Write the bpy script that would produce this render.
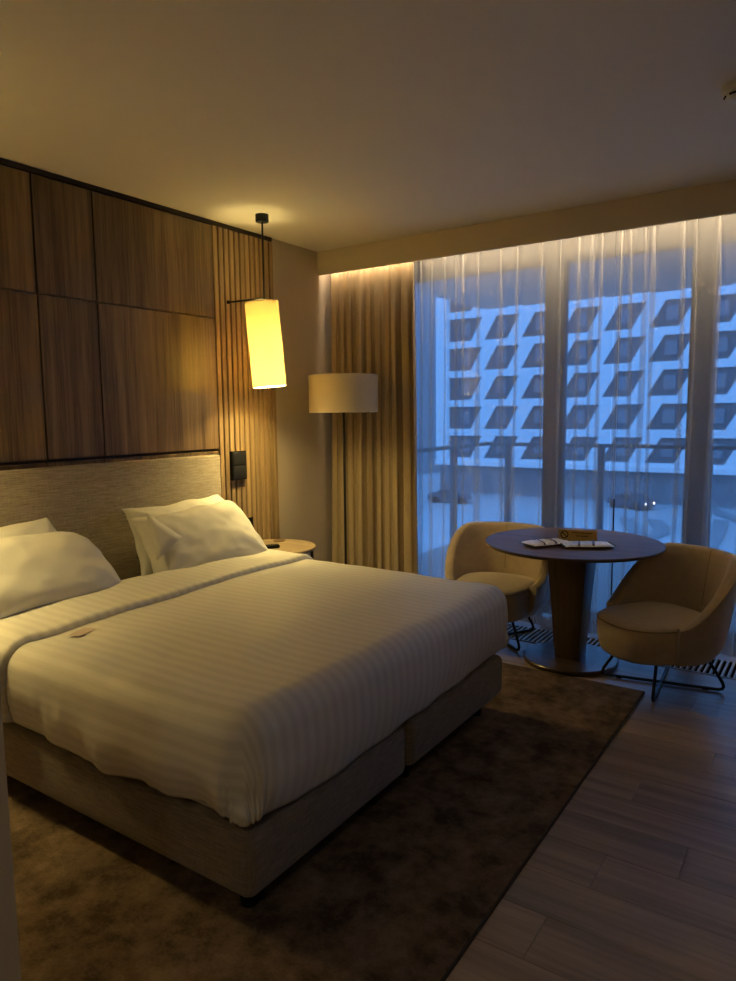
import bpy, bmesh, math, random
from mathutils import Vector, Matrix, noise
random.seed(7)
PI = math.pi
for o in list(bpy.data.objects): bpy.data.objects.remove(o)
scn = bpy.context.scene
COL = scn.collection

# ------------------------------------------------------------------ camera
CAM_R = Matrix(((0.82887167, -0.05298062, 0.55692441),
                (0.55932764, 0.09832391, -0.82309477),
                (-0.01115091, 0.99374316, 0.11113143)))
cam_d = bpy.data.cameras.new('camera'); cam = bpy.data.objects.new('camera', cam_d); COL.objects.link(cam)
cam_d.sensor_fit = 'HORIZONTAL'; cam_d.sensor_width = 36; cam_d.lens = 699 / 736 * 36
cam_d.clip_start = .02; cam_d.clip_end = 500
cam.matrix_world = Matrix.Translation((0, 0, 1.5)) @ CAM_R.to_4x4()
scn.camera = cam

# ------------------------------------------------------------------ sky (blue dusk), exposure
wd = bpy.data.worlds.new('dusk'); scn.world = wd; wd.use_nodes = True
bgn = wd.node_tree.nodes['Background']
bgn.inputs[0].default_value = (.15, .42, 1.0, 1); bgn.inputs[1].default_value = 1.8
vs = scn.view_settings
vs.view_transform = 'Standard'; vs.look = 'None'; vs.gamma = 1; vs.use_curve_mapping = False
vs.exposure = 0.14
PENDANT_W = 300.0
LED_STRENGTH = 60.0
CORRIDOR_W = 40.0
WARM = (1.0, .77, .28)

# ------------------------------------------------------------------ helpers
def rnd(a, b): return random.uniform(a, b)
def sstep(a, b, x):
    t = max(0., min(1., (x - a) / (b - a))); return t * t * (3 - 2 * t)
def tag(o, label=None, cat=None, group=None, kind=None):
    if label: o['label'] = label
    if cat: o['category'] = cat
    if group: o['group'] = group
    if kind: o['kind'] = kind
    return o
def empty(name, loc=(0, 0, 0), rz=0):
    o = bpy.data.objects.new(name, None); COL.objects.link(o); o.empty_display_size = .05
    o.location = loc; o.rotation_euler = (0, 0, rz); return o
def link(name, me, mat, parent=None, loc=None):
    o = bpy.data.objects.new(name, me); COL.objects.link(o)
    if mat and not me.materials: me.materials.append(mat)
    if parent: o.parent = parent
    if loc: o.location = loc
    return o
def obj(name, bm, mat, parent=None, smooth=False, loc=None):
    bmesh.ops.recalc_face_normals(bm, faces=bm.faces)
    me = bpy.data.meshes.new(name); bm.to_mesh(me); bm.free()
    if smooth:
        me.polygons.foreach_set('use_smooth', [True] * len(me.polygons))
        try: me.set_sharp_from_angle(angle=math.radians(smooth if smooth > 1 else 40))
        except Exception: pass
    return link(name, me, mat, parent, loc)
def bm_box(bm, x0, x1, y0, y1, z0, z1, bevel=0, seg=2):
    vs_ = [bm.verts.new((x, y, z)) for x in (x0, x1) for y in (y0, y1) for z in (z0, z1)]
    F = [(0, 1, 3, 2), (4, 6, 7, 5), (0, 4, 5, 1), (2, 3, 7, 6), (0, 2, 6, 4), (1, 5, 7, 3)]
    fs = [bm.faces.new([vs_[i] for i in f]) for f in F]
    if bevel:
        es = list({e for f in fs for e in f.edges})
        bmesh.ops.bevel(bm, geom=es, offset=bevel, segments=seg, affect='EDGES', profile=.5)
    return bm
def box(name, x0, x1, y0, y1, z0, z1, mat, parent=None, bevel=0, seg=2, origin=True):
    """box in the parent's frame; the object's origin sits at the box centre"""
    c = ((x0 + x1) / 2, (y0 + y1) / 2, (z0 + z1) / 2)
    bm = bmesh.new()
    bm_box(bm, x0 - c[0], x1 - c[0], y0 - c[1], y1 - c[1], z0 - c[2], z1 - c[2], bevel, seg)
    return obj(name, bm, mat, parent, smooth=30 if bevel else False, loc=c)
def bm_tube(bm, pts, r, n=8, cap=True, closed=False):
    pts = [Vector(p) for p in pts]; rings = []; m = len(pts)
    prev = None
    for i, p in enumerate(pts):
        if closed: d = pts[(i + 1) % m] - pts[i - 1]
        else: d = pts[min(i + 1, m - 1)] - pts[max(i - 1, 0)]
        d.normalize()
        if prev is None:
            a = d.orthogonal().normalized()
        else:
            a = (prev - d * prev.dot(d)).normalized()
        prev = a; b = d.cross(a)
        rr = r[i] if isinstance(r, (list, tuple)) else r
        rings.append([bm.verts.new(p + (a * math.cos(2 * PI * k / n) + b * math.sin(2 * PI * k / n)) * rr) for k in range(n)])
    rng = range(m) if closed else range(m - 1)
    for i in rng:
        A, B = rings[i], rings[(i + 1) % m]
        for k in range(n): bm.faces.new((A[k], A[(k + 1) % n], B[(k + 1) % n], B[k]))
    if cap and not closed:
        bm.faces.new(rings[0][::-1]); bm.faces.new(rings[-1])
    return bm
def tube(name, pts, r, mat, parent=None, n=8, closed=False):
    return obj(name, bm_tube(bmesh.new(), pts, r, n, True, closed), mat, parent, smooth=50)
def lathe(name, prof, mat, parent=None, n=48, loc=None, sx=1, sy=1):
    """prof: list of (r,z); r=0 points become poles"""
    bm = bmesh.new(); rings = []
    for r, z in prof:
        if r < 1e-6: rings.append([bm.verts.new((0, 0, z))])
        else: rings.append([bm.verts.new((r * math.cos(2 * PI * k / n) * sx, r * math.sin(2 * PI * k / n) * sy, z)) for k in range(n)])
    for A, B in zip(rings, rings[1:]):
        if len(A) == 1 and len(B) == 1: continue
        for k in range(n):
            k2 = (k + 1) % n
            if len(A) == 1: bm.faces.new((A[0], B[k], B[k2]))
            elif len(B) == 1: bm.faces.new((A[k], A[k2], B[0]))
            else: bm.faces.new((A[k], A[k2], B[k2], B[k]))
    return obj(name, bm, mat, parent, smooth=35, loc=loc)
def grid(name, nu, nv, fn, mat, parent=None, uvfn=None, loc=None, closed_u=False):
    vs_, fs = [], []
    for i in range(nu):
        for j in range(nv): vs_.append(fn(i, j))
    for i in range(nu if closed_u else nu - 1):
        for j in range(nv - 1):
            i2 = (i + 1) % nu
            fs.append((i * nv + j, i2 * nv + j, i2 * nv + j + 1, i * nv + j + 1))
    me = bpy.data.meshes.new(name); me.from_pydata(vs_, [], fs); me.update()
    me.polygons.foreach_set('use_smooth', [True] * len(me.polygons))
    if uvfn:
        uvl = me.uv_layers.new(name='UVMap')
        for p in me.polygons:
            for li in p.loop_indices:
                vi = me.loops[li].vertex_index
                uvl.data[li].uv = uvfn(vi // nv, vi % nv)
    return link(name, me, mat, parent, loc)
def copy_tree(o, parent=None):
    c = o.copy(); COL.objects.link(c); c.parent = parent
    for ch in list(o.children): copy_tree(ch, c)
    return c
def N3(x, y, z=0): return noise.noise(Vector((x, y, z)))

# ------------------------------------------------------------------ materials
def mat_new(name):
    m = bpy.data.materials.new(name); m.use_nodes = True
    nt = m.node_tree; b = nt.nodes['Principled BSDF']
    return m, nt, b
def nd(nt, t, **kw):
    n = nt.nodes.new(t)
    for k, v in kw.items(): setattr(n, k, v)
    return n
def plain(name, col, rough=.6, metal=0, spec=.5, bump=0, bscale=200, var=0):
    m, nt, b = mat_new(name)
    b.inputs['Base Color'].default_value = (*col, 1); b.inputs['Roughness'].default_value = rough
    b.inputs['Metallic'].default_value = metal; b.inputs['Specular IOR Level'].default_value = spec
    if bump or var:
        tc = nd(nt, 'ShaderNodeTexCoord'); nz = nd(nt, 'ShaderNodeTexNoise'); nz.inputs['Scale'].default_value = bscale
        nz.inputs['Detail'].default_value = 4
        nt.links.new(tc.outputs['Object'], nz.inputs['Vector'])
        if bump:
            bp = nd(nt, 'ShaderNodeBump'); bp.inputs['Strength'].default_value = bump; bp.inputs['Distance'].default_value = .004
            nt.links.new(nz.outputs['Fac'], bp.inputs['Height']); nt.links.new(bp.outputs['Normal'], b.inputs['Normal'])
        if var:
            rp = nd(nt, 'ShaderNodeValToRGB')
            rp.color_ramp.elements[0].position = .3; rp.color_ramp.elements[1].position = .7
            rp.color_ramp.elements[0].color = (*[c * (1 - var) for c in col], 1); rp.color_ramp.elements[1].color = (*[min(1, c * (1 + var)) for c in col], 1)
            nt.links.new(nz.outputs['Fac'], rp.inputs['Fac']); nt.links.new(rp.outputs['Color'], b.inputs['Base Color'])
    return m
def wood(name, dark, light, axis, rough=.4, fine=60, coarse=7, stretch=.035, hue=.25):
    """veneer or board with the grain along one axis, offset per object"""
    m, nt, b = mat_new(name); L = nt.links.new
    tc = nd(nt, 'ShaderNodeTexCoord'); oi = nd(nt, 'ShaderNodeObjectInfo')
    ml = nd(nt, 'ShaderNodeMath', operation='MULTIPLY'); ml.inputs[1].default_value = 37.0; L(oi.outputs['Random'], ml.inputs[0])
    ad = nd(nt, 'ShaderNodeVectorMath', operation='ADD'); L(tc.outputs['Object'], ad.inputs[0]); L(ml.outputs[0], ad.inputs[1])
    def stretched(k):
        mp = nd(nt, 'ShaderNodeMapping'); s = [k] * 3; s[axis] = k * stretch; mp.inputs['Scale'].default_value = s
        L(ad.outputs[0], mp.inputs['Vector']); return mp
    n1 = nd(nt, 'ShaderNodeTexNoise'); n1.inputs['Scale'].default_value = 1; n1.inputs['Detail'].default_value = 3; n1.inputs['Distortion'].default_value = .6
    L(stretched(coarse).outputs[0], n1.inputs['Vector'])
    n2 = nd(nt, 'ShaderNodeTexNoise'); n2.inputs['Scale'].default_value = 1; n2.inputs['Detail'].default_value = 6; n2.inputs['Roughness'].default_value = .65
    L(stretched(fine).outputs[0], n2.inputs['Vector'])
    mx = nd(nt, 'ShaderNodeMath', operation='MULTIPLY_ADD'); L(n1.outputs['Fac'], mx.inputs[0]); mx.inputs[1].default_value = .55
    m2 = nd(nt, 'ShaderNodeMath', operation='MULTIPLY'); L(n2.outputs['Fac'], m2.inputs[0]); m2.inputs[1].default_value = .45
    L(m2.outputs[0], mx.inputs[2])
    rp = nd(nt, 'ShaderNodeValToRGB'); rp.color_ramp.elements[0].position = .38; rp.color_ramp.elements[1].position = .62
    rp.color_ramp.elements[0].color = (*dark, 1); rp.color_ramp.elements[1].color = (*light, 1)
    L(mx.outputs[0], rp.inputs['Fac'])
    hs = nd(nt, 'ShaderNodeHueSaturation')
    mr = nd(nt, 'ShaderNodeMapRange'); mr.inputs[3].default_value = 1 - hue; mr.inputs[4].default_value = 1 + hue
    L(oi.outputs['Random'], mr.inputs[0]); L(mr.outputs[0], hs.inputs['Value']); L(rp.outputs['Color'], hs.inputs['Color'])
    L(hs.outputs['Color'], b.inputs['Base Color']); b.inputs['Roughness'].default_value = rough
    bp = nd(nt, 'ShaderNodeBump'); bp.inputs['Strength'].default_value = .15; bp.inputs['Distance'].default_value = .001
    L(n2.outputs['Fac'], bp.inputs['Height']); L(bp.outputs['Normal'], b.inputs['Normal'])
    return m
def weave(name, dark, light, rough=.9):
    """upholstery linen: long slubs across, fine threads"""
    m, nt, b = mat_new(name); L = nt.links.new
    tc = nd(nt, 'ShaderNodeTexCoord'); fs = []
    for sc in ((14, 14, 330), (260, 260, 30)):
        mp = nd(nt, 'ShaderNodeMapping'); mp.inputs['Scale'].default_value = sc; L(tc.outputs['Object'], mp.inputs['Vector'])
        n = nd(nt, 'ShaderNodeTexNoise'); n.inputs['Scale'].default_value = 1; n.inputs['Detail'].default_value = 3; L(mp.outputs[0], n.inputs['Vector']); fs.append(n)
    av = nd(nt, 'ShaderNodeMath', operation='MULTIPLY_ADD'); L(fs[0].outputs['Fac'], av.inputs[0]); av.inputs[1].default_value = .7
    m2 = nd(nt, 'ShaderNodeMath', operation='MULTIPLY'); L(fs[1].outputs['Fac'], m2.inputs[0]); m2.inputs[1].default_value = .3; L(m2.outputs[0], av.inputs[2])
    rp = nd(nt, 'ShaderNodeValToRGB'); rp.color_ramp.elements[0].position = .35; rp.color_ramp.elements[1].position = .65
    rp.color_ramp.elements[0].color = (*dark, 1); rp.color_ramp.elements[1].color = (*light, 1)
    L(av.outputs[0], rp.inputs['Fac']); L(rp.outputs['Color'], b.inputs['Base Color'])
    b.inputs['Roughness'].default_value = rough; b.inputs['Sheen Weight'].default_value = .15
    bp = nd(nt, 'ShaderNodeBump'); bp.inputs['Strength'].default_value = .4; bp.inputs['Distance'].default_value = .002
    L(av.outputs[0], bp.inputs['Height']); L(bp.outputs['Normal'], b.inputs['Normal'])
    return m
def stripe_satin(name, freq=20.0):
    """white sateen with woven stripes along the cloth's length (UV v = metres across)"""
    m, nt, b = mat_new(name); L = nt.links.new
    uv = nd(nt, 'ShaderNodeUVMap'); uv.uv_map = 'UVMap'
    sp = nd(nt, 'ShaderNodeSeparateXYZ'); L(uv.outputs[0], sp.inputs[0])
    mu = nd(nt, 'ShaderNodeMath', operation='MULTIPLY'); mu.inputs[1].default_value = freq; L(sp.outputs['Y'], mu.inputs[0])
    fr = nd(nt, 'ShaderNodeMath', operation='PINGPONG'); fr.inputs[1].default_value = .5; L(mu.outputs[0], fr.inputs[0])
    mr = nd(nt, 'ShaderNodeMapRange'); mr.inputs[1].default_value = .2; mr.inputs[2].default_value = .3; L(fr.outputs[0], mr.inputs[0])
    mx = nd(nt, 'ShaderNodeMix', data_type='RGBA'); L(mr.outputs[0], mx.inputs[0])
    mx.inputs[6].default_value = (.70, .67, .61, 1); mx.inputs[7].default_value = (.625, .595, .54, 1)
    L(mx.outputs[2], b.inputs['Base Color'])
    r2 = nd(nt, 'ShaderNodeMapRange'); r2.inputs[3].default_value = .62; r2.inputs[4].default_value = .45; L(mr.outputs[0], r2.inputs[0])
    L(r2.outputs[0], b.inputs['Roughness']); b.inputs['Specular IOR Level'].default_value = .3
    return m

M = {}
M['ceiling'] = plain('ceiling paint', (.74, .70, .64), .85, bump=.05, bscale=300)
M['plaster'] = plain('taupe wall paint', (.42, .36, .30), .8, bump=.08, bscale=260)
M['bulkhead'] = plain('bulkhead paint', (.60, .53, .43), .8, bump=.05, bscale=260)
M['walnut'] = wood('walnut veneer', (.062, .039, .018), (.22, .146, .072), 2, rough=.34, hue=.10, coarse=9, fine=75)
M['slat'] = wood('oak slat', (.17, .110, .054), (.36, .245, .125), 2, rough=.45, hue=.15)
M['darkgap'] = plain('dark recess board', (.03, .02, .013), .7)
M['plank'] = wood('grey brown floor plank', (.15, .107, .072), (.31, .225, .155), 0, rough=.36, fine=45, coarse=9, stretch=.05, hue=.09)
M['subfloor'] = plain('dark joint', (.02, .016, .012), .8)
M['linen'] = weave('beige upholstery linen', (.20, .165, .125), (.42, .36, .28))
M['baselinen'] = weave('taupe upholstery linen', (.11, .087, .063), (.245, .198, .145))
M['satin'] = stripe_satin('striped sateen')
M['cotton'] = plain('white cotton', (.70, .675, .615), .7, spec=.25, bump=.05, bscale=500)
M['black'] = plain('black metal', (.010, .010, .011), .45, spec=.35)
M['blackplastic'] = plain('black plastic', (.007, .007, .008), .55, spec=.1)
M['velvet'] = plain('camel velvet', (.42, .33, .215), .8, var=.06, bscale=30, bump=.1)
M['velvet'].node_tree.nodes['Principled BSDF'].inputs['Sheen Weight'].default_value = .35
M['seam'] = plain('camel piping', (.20, .15, .09), .8)
M['tablewood'] = wood('dark walnut table', (.055, .030, .017), (.15, .085, .046), 0, rough=.48, fine=55, coarse=8, hue=.02)
M['pedwood'] = wood('dark walnut pedestal', (.028, .016, .009), (.08, .046, .025), 2, rough=.3, fine=55, coarse=8, hue=.02)
M['basewood'] = wood('dark walnut base', (.035, .020, .012), (.09, .053, .030), 0, rough=.3, fine=55, coarse=8, hue=.02)
M['tableedge'] = plain('dark table edge', (.03, .019, .012), .35)
M['curtain'] = plain('camel blackout curtain', (.37, .285, .18), .8, bump=.15, bscale=420)
M['alu'] = plain('grille bar aluminium', (.33, .29, .25), .45, metal=.3)
M['frame'] = plain('dark grey window frame', (.10, .105, .115), .5)
M['white'] = plain('white plastic', (.72, .70, .65), .45)
M['lightoak'] = wood('light oak top', (.20, .14, .08), (.33, .245, .15), 0, rough=.45, hue=.03)
M['pale'] = plain('pale grey lacquer', (.50, .47, .43), .5)
M['gold'] = plain('brass card', (.50, .33, .11), .35, metal=.5)
M['pinktag'] = plain('mauve paper tag', (.50, .40, .36), .7)
M['wrapper'] = plain('white printed wrapper', (.78, .77, .78), .3, var=.22, bscale=55)
M['wrapband'] = plain('dark printed band', (.06, .05, .06), .35)
M['wrapfoil'] = plain('gold foil', (.6, .42, .15), .25, metal=.8)
M['led'], nt, b = mat_new('warm led tape')
b.inputs['Base Color'].default_value = (.8, .7, .5, 1); b.inputs['Emission Color'].default_value = (1, .78, .50, 1); b.inputs['Emission Strength'].default_value = LED_STRENGTH
M['bulb'], nt, b = mat_new('frosted lit bulb')
b.inputs['Base Color'].default_value = (.9, .85, .7, 1); b.inputs['Emission Color'].default_value = (*WARM, 1); b.inputs['Emission Strength'].default_value = 40
def translucent(name, col, transp, mixdiff=.5, tcol=None):
    m = bpy.data.materials.new(name); m.use_nodes = True; nt = m.node_tree; nt.nodes.clear(); L = nt.links.new
    out = nd(nt, 'ShaderNodeOutputMaterial'); d = nd(nt, 'ShaderNodeBsdfDiffuse'); t = nd(nt, 'ShaderNodeBsdfTranslucent'); tr = nd(nt, 'ShaderNodeBsdfTransparent')
    d.inputs[0].default_value = (*col, 1); t.inputs[0].default_value = (*(tcol or col), 1)
    a = nd(nt, 'ShaderNodeMixShader'); a.inputs[0].default_value = 1 - mixdiff; L(d.outputs[0], a.inputs[1]); L(t.outputs[0], a.inputs[2])
    b_ = nd(nt, 'ShaderNodeMixShader'); b_.inputs[0].default_value = transp; L(a.outputs[0], b_.inputs[1]); L(tr.outputs[0], b_.inputs[2])
    L(b_.outputs[0], out.inputs[0]); return m
M['shade'] = translucent('pendant shade fabric', (.80, .76, .66), .0, .45, (.46, .385, .24))
M['diffuser'] = translucent('opal diffuser', (.85, .82, .75), .28, .3, (.90, .85, .72))
M['opal'] = translucent('opal bottom diffuser', (.80, .76, .68), .58, .4, (.80, .70, .52))
M['lampshade'] = translucent('cream lamp shade fabric', (.66, .60, .50), .0, .85)
M['sheer'] = translucent('white voile', (.86, .85, .84), .70, .42)
def glassmat(name, tint=(.93, .96, 1)):
    m = bpy.data.materials.new(name); m.use_nodes = True; nt = m.node_tree; nt.nodes.clear(); L = nt.links.new
    out = nd(nt, 'ShaderNodeOutputMaterial'); tr = nd(nt, 'ShaderNodeBsdfTransparent'); g = nd(nt, 'ShaderNodeBsdfGlossy'); fr = nd(nt, 'ShaderNodeFresnel')
    tr.inputs[0].default_value = (*tint, 1); g.inputs['Roughness'].default_value = .01; fr.inputs[0].default_value = 1.45
    mx = nd(nt, 'ShaderNodeMixShader'); L(fr.outputs[0], mx.inputs[0]); L(tr.outputs[0], mx.inputs[1]); L(g.outputs[0], mx.inputs[2]); L(mx.outputs[0], out.inputs[0])
    return m
M['glass'] = glassmat('window glass')
M['facade'] = plain('white render facade', (.80, .80, .80), .8)
M['recess'] = plain('grey shadow and far frame', (.13, .13, .14), .8)  # dark tone standing in for shadow around the far windows; also their frames
M['farglass'] = plain('far window glass', (.20, .20, .22), .3)
M['farwall'] = plain('dim rendered block', (.30, .31, .33), .85)
M['plinth'] = plain('grey plinth wall', (.22, .22, .23), .8, var=.25, bscale=.5)
M['street'] = plain('pale wet street', (.48, .49, .50), .6, var=.12, bscale=.15)
M['kerb'] = plain('grey kerb stone', (.27, .28, .29), .7)
M['terrace'] = plain('terrace concrete', (.30, .30, .30), .7)
M['soffit'] = plain('terrace soffit paint', (.42, .38, .35), .8)
M['carpaint'] = plain('dark blue car paint', (.07, .08, .10), .3)
M['carglass'] = plain('car glass', (.03, .035, .04), .1)
M['headlight'], nt, b = mat_new('lit headlight')
b.inputs['Emission Color'].default_value = (1, 1, 1, 1); b.inputs['Emission Strength'].default_value = 3
def rugmat():
    m, nt, b = mat_new('mottled brown pile'); L = nt.links.new
    tc = nd(nt, 'ShaderNodeTexCoord'); n1 = nd(nt, 'ShaderNodeTexNoise'); n1.inputs['Scale'].default_value = 5.5; n1.inputs['Detail'].default_value = 12; n1.inputs['Roughness'].default_value = .78
    L(tc.outputs['Object'], n1.inputs['Vector'])
    n2 = nd(nt, 'ShaderNodeTexNoise'); n2.inputs['Scale'].default_value = 160; n2.inputs['Detail'].default_value = 3; L(tc.outputs['Object'], n2.inputs['Vector'])
    rp = nd(nt, 'ShaderNodeValToRGB'); e = rp.color_ramp.elements; e[0].position = .40; e[1].position = .62
    e[0].color = (.050, .034, .022, 1); e[1].color = (.175, .122, .084, 1)
    L(n1.outputs['Fac'], rp.inputs['Fac']); L(rp.outputs['Color'], b.inputs['Base Color']); b.inputs['Roughness'].default_value = 1; b.inputs['Specular IOR Level'].default_value = .1
    bp = nd(nt, 'ShaderNodeBump'); bp.inputs['Strength'].default_value = .5; bp.inputs['Distance'].default_value = .004; L(n2.outputs['Fac'], bp.inputs['Height']); L(bp.outputs['Normal'], b.inputs['Normal'])
    return m
M['rug'] = rugmat()
M['rugedge'] = plain('dark rug binding', (.03, .02, .014), .9)

# ------------------------------------------------------------------ room shell
XW = -3.45            # plaster face of the headboard wall
XR = 1.15             # opposite wall
YW = 4.86             # window plane
YL = .50              # wall beside the left of the bed (bathroom block)
XC = -.976            # corridor side of that block
YB = -2.3             # end of the corridor
ZC = 2.743
def st(o, label, cat): return tag(o, label, cat, kind='structure')

fl = st(box('floor', XW, XR, YB, 4.24, -.12, -.008, M['subfloor']), 'grey brown wooden plank floor beside the rug', 'floor')
def add_child_keep(o, p):
    o.parent = p; o.location = Vector(o.location) - Vector(p.location)
    return o
w = .195; k = 0
y = 2.28 - w * 23
row = 0
while y < 4.235 - .01:
    y1 = min(y + w, 4.235)
    if y >= YB - .05:
        x = XW + (-1.3 + ((row * 0.53) % 1.3))
        if abs(y - 2.085) < .01: x = -.583 - 1.3 * 3
        elif abs(y - 2.67) < .01: x = -.60 - 1.3 * 3
        elif abs(y - 3.06) < .01: x = -.38 - 1.3 * 3
        while x < XR:
            a, b_ = max(x, XW), min(x + 1.3, XR)
            if y < YL - w and b_ <= XC: x += 1.3; continue
            if b_ - a > .03:
                add_child_keep(box('plank', a + .0007, b_ - .0007, y + .0007, y1 - .0007, -.008, 0, M['plank'], bevel=.0007, seg=1), fl)
            x += 1.3
    y += w; row += 1

st(box('ceiling', XW - .1, XR + .1, YB - .1, YW + .1, ZC, ZC + .15, M['ceiling']), 'smooth cream painted ceiling', 'ceiling')
wl = st(box('wall_headboard', XW - .15, XW, YL - .15, YW + .12, 0, ZC, M['plaster']), 'taupe painted wall behind the bed, clad in wood', 'wall')
st(box('wall_right', XR, XR + .15, YB - .1, YW + .12, 0, ZC, M['plaster']), 'taupe wall across from the bed', 'wall')
st(box('wall_left', XW, XC, YL - .15, YL, 0, ZC, M['plaster']), 'taupe wall beside the bed, its corner near the rug', 'wall')
st(box('wall_corridor', XC - .15, XC, YB, YL - .15, 0, ZC, M['plaster']), 'taupe corridor wall', 'wall')
st(box('wall_back', XC - .15, XR, YB - .15, YB, 0, ZC, M['plaster']), 'taupe wall at the corridor end', 'wall')
st(box('trim_1', XW, XR, 4.430, 4.455, 2.566, ZC, M['bulkhead']), 'cream ceiling bulkhead hiding the curtain tracks', 'bulkhead')
# wood cladding: children of the wall
def wallpart(name, x0, x1, y0, y1, z0, z1, mat, bevel=.0015):
    return add_child_keep(box(name, x0, x1, y0, y1, z0, z1, mat, bevel=bevel, seg=1), wl)
wallpart('backing_board', XW, XW + .008, .62, 3.885, 0, ZC - .004, M['darkgap'], 0)
G = .0042
for (y0, y1) in ((1.2, 2.08), (2.08, 2.425), (2.425, 3.30)):
    for (z0, z1) in ((1.268, 2.117), (2.117, 2.708)):
        wallpart('wood_panel', XW + .008, XW + .03, y0 + G, y1 - G, z0 + G * 1.1, z1 - G * 1.1, M['walnut'])
    wallpart('gap_strip', XW + .008, XW + .022, y0 + G, y1 - G, 2.114, 2.120, M['walnut'], 0)
    wallpart('lower_panel', XW + .008, XW + .024, y0 + G, y1 - G, 0.02, 1.256, M['walnut'])
SP = .585 / 12
for base in (3.30, .615):
    for i in range(12):
        y0 = base + i * SP
        wallpart('slat', XW + .008, XW + .030, y0 + .006, y0 + SP - .006, .0, 2.708, M['slat'], .003)
wallpart('top_trim', XW + .008, XW + .018, .62, 3.885, 2.714, ZC - .002, M['darkgap'], 0)
# ------------------------------------------------------------------ window
st(box('wall_window', XW, -2.92, YW - .03, YW + .10, 0, ZC, M['plaster']), 'narrow taupe wall behind the gathered camel curtain', 'wall')
wn = empty('window_1', (0, YW, 0)); st(wn, 'floor to ceiling window with dark frames behind the sheers', 'window')
xs = [-2.99, -1.76, -.82, .12, 1.06]
for xm in xs:
    box('mullion', xm, xm + .14, -.035, .055, 0.03, 2.70, M['frame'], wn, bevel=.004)
for a, b_ in zip(xs, xs[1:]):
    box('pane', a + .14, b_, .004, .016, .09, 2.50, M['glass'], wn)
    box('bottom_rail', a + .14, b_, -.03, .05, .0, .09, M['frame'], wn, bevel=.003)
    box('top_rail', a + .14, b_, -.03, .05, 2.50, ZC - .001, M['frame'], wn, bevel=.003)
# LED tape behind the bulkhead
tag(box('led_strip', XW + .02, XR - .02, 4.457, 4.467, 2.640, 2.652, M['led']), 'warm white led tape behind the ceiling bulkhead', 'light')

# floor convector grille
gr = empty('floor_grille', (0, 4.24, 0)); tag(gr, 'slatted convector grille set in the floor along the window', 'grille')
box('trough', XW, XR, 0, .30, -.115, -.10, M['blackplastic'], gr); box('trough_side', XW, XR, .0, .004, -.10, -.008, M['blackplastic'], gr); box('trough_side', XW, XR, .296, .30, -.10, -.008, M['blackplastic'], gr)
box('grille_frame', XW, XR, 0, .010, -.007, .003, M['alu'], gr)
box('grille_frame', XW, XR, .29, .30, -.007, .003, M['alu'], gr)
proto = None; x = -2.6
while x < XR - .03:
    if proto is None: proto = box('bar', x, x + .012, .010, .29, -.016, .004, M['alu'], gr)
    else:
        c = proto.copy(); COL.objects.link(c); c.parent = gr; c.location.x = x + .0065
    x += .031
st(box('trim_2', XW, XR, 4.54, YW, -.12, 0.001, M['plank']), 'wooden floor strip under the sheers', 'trim')

# rug
rg = empty('area_rug', (-2.0, 2.25, 0)); tag(rg, 'dark brown mottled rug under the bed', 'rug')
bm = bm_box(bmesh.new(), -.8, 1.200, -1.53, 1.528, 0, .010, .003, 1); obj('pile', bm, M['rug'], rg, smooth=30)
box('edge_binding', 1.200, 1.2065, -1.53, 1.528, 0, .0095, M['rugedge'], rg)

# ------------------------------------------------------------------ bed
BX0, BX1, BY0, BY1 = -3.34, -1.33, 1.34, 3.16
bed = empty('bed', ((BX0 + BX1) / 2, (BY0 + BY1) / 2, .01)); tag(bed, 'wide double bed with two taupe upholstered bases on black feet', 'bed')
def inbed(o): o.parent = bed; o.location = Vector(o.location) - Vector(bed.location); return o
ym = 2.235
for (a, b_) in ((BY0, ym - .012), (ym + .012, BY1)):
    inbed(box('bed_base', BX0, BX1, a, b_, .098, .300, M['baselinen'], bevel=.035, seg=4))
    for fx in (BX0 + .12, BX1 - .10):
        for fy in (a + .10, b_ - .12):
            f = lathe('foot', [(0, 0), (.028, 0), (.033, .09), (0, .09)], M['blackplastic'], None, 20, loc=(fx, fy, .010)); inbed(f)
inbed(box('mattress', BX0, BX1 - .02, BY0 + .02, BY1 - .02, .300, .585, M['cotton'], bevel=.06, seg=4))
hb = tag(box('headboard', XW + .03, -3.345, 1.19, 3.235, .30, 1.236, M['linen'], bevel=.012, seg=3), 'beige woven upholstered headboard below the wood panels', 'headboard')

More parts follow.
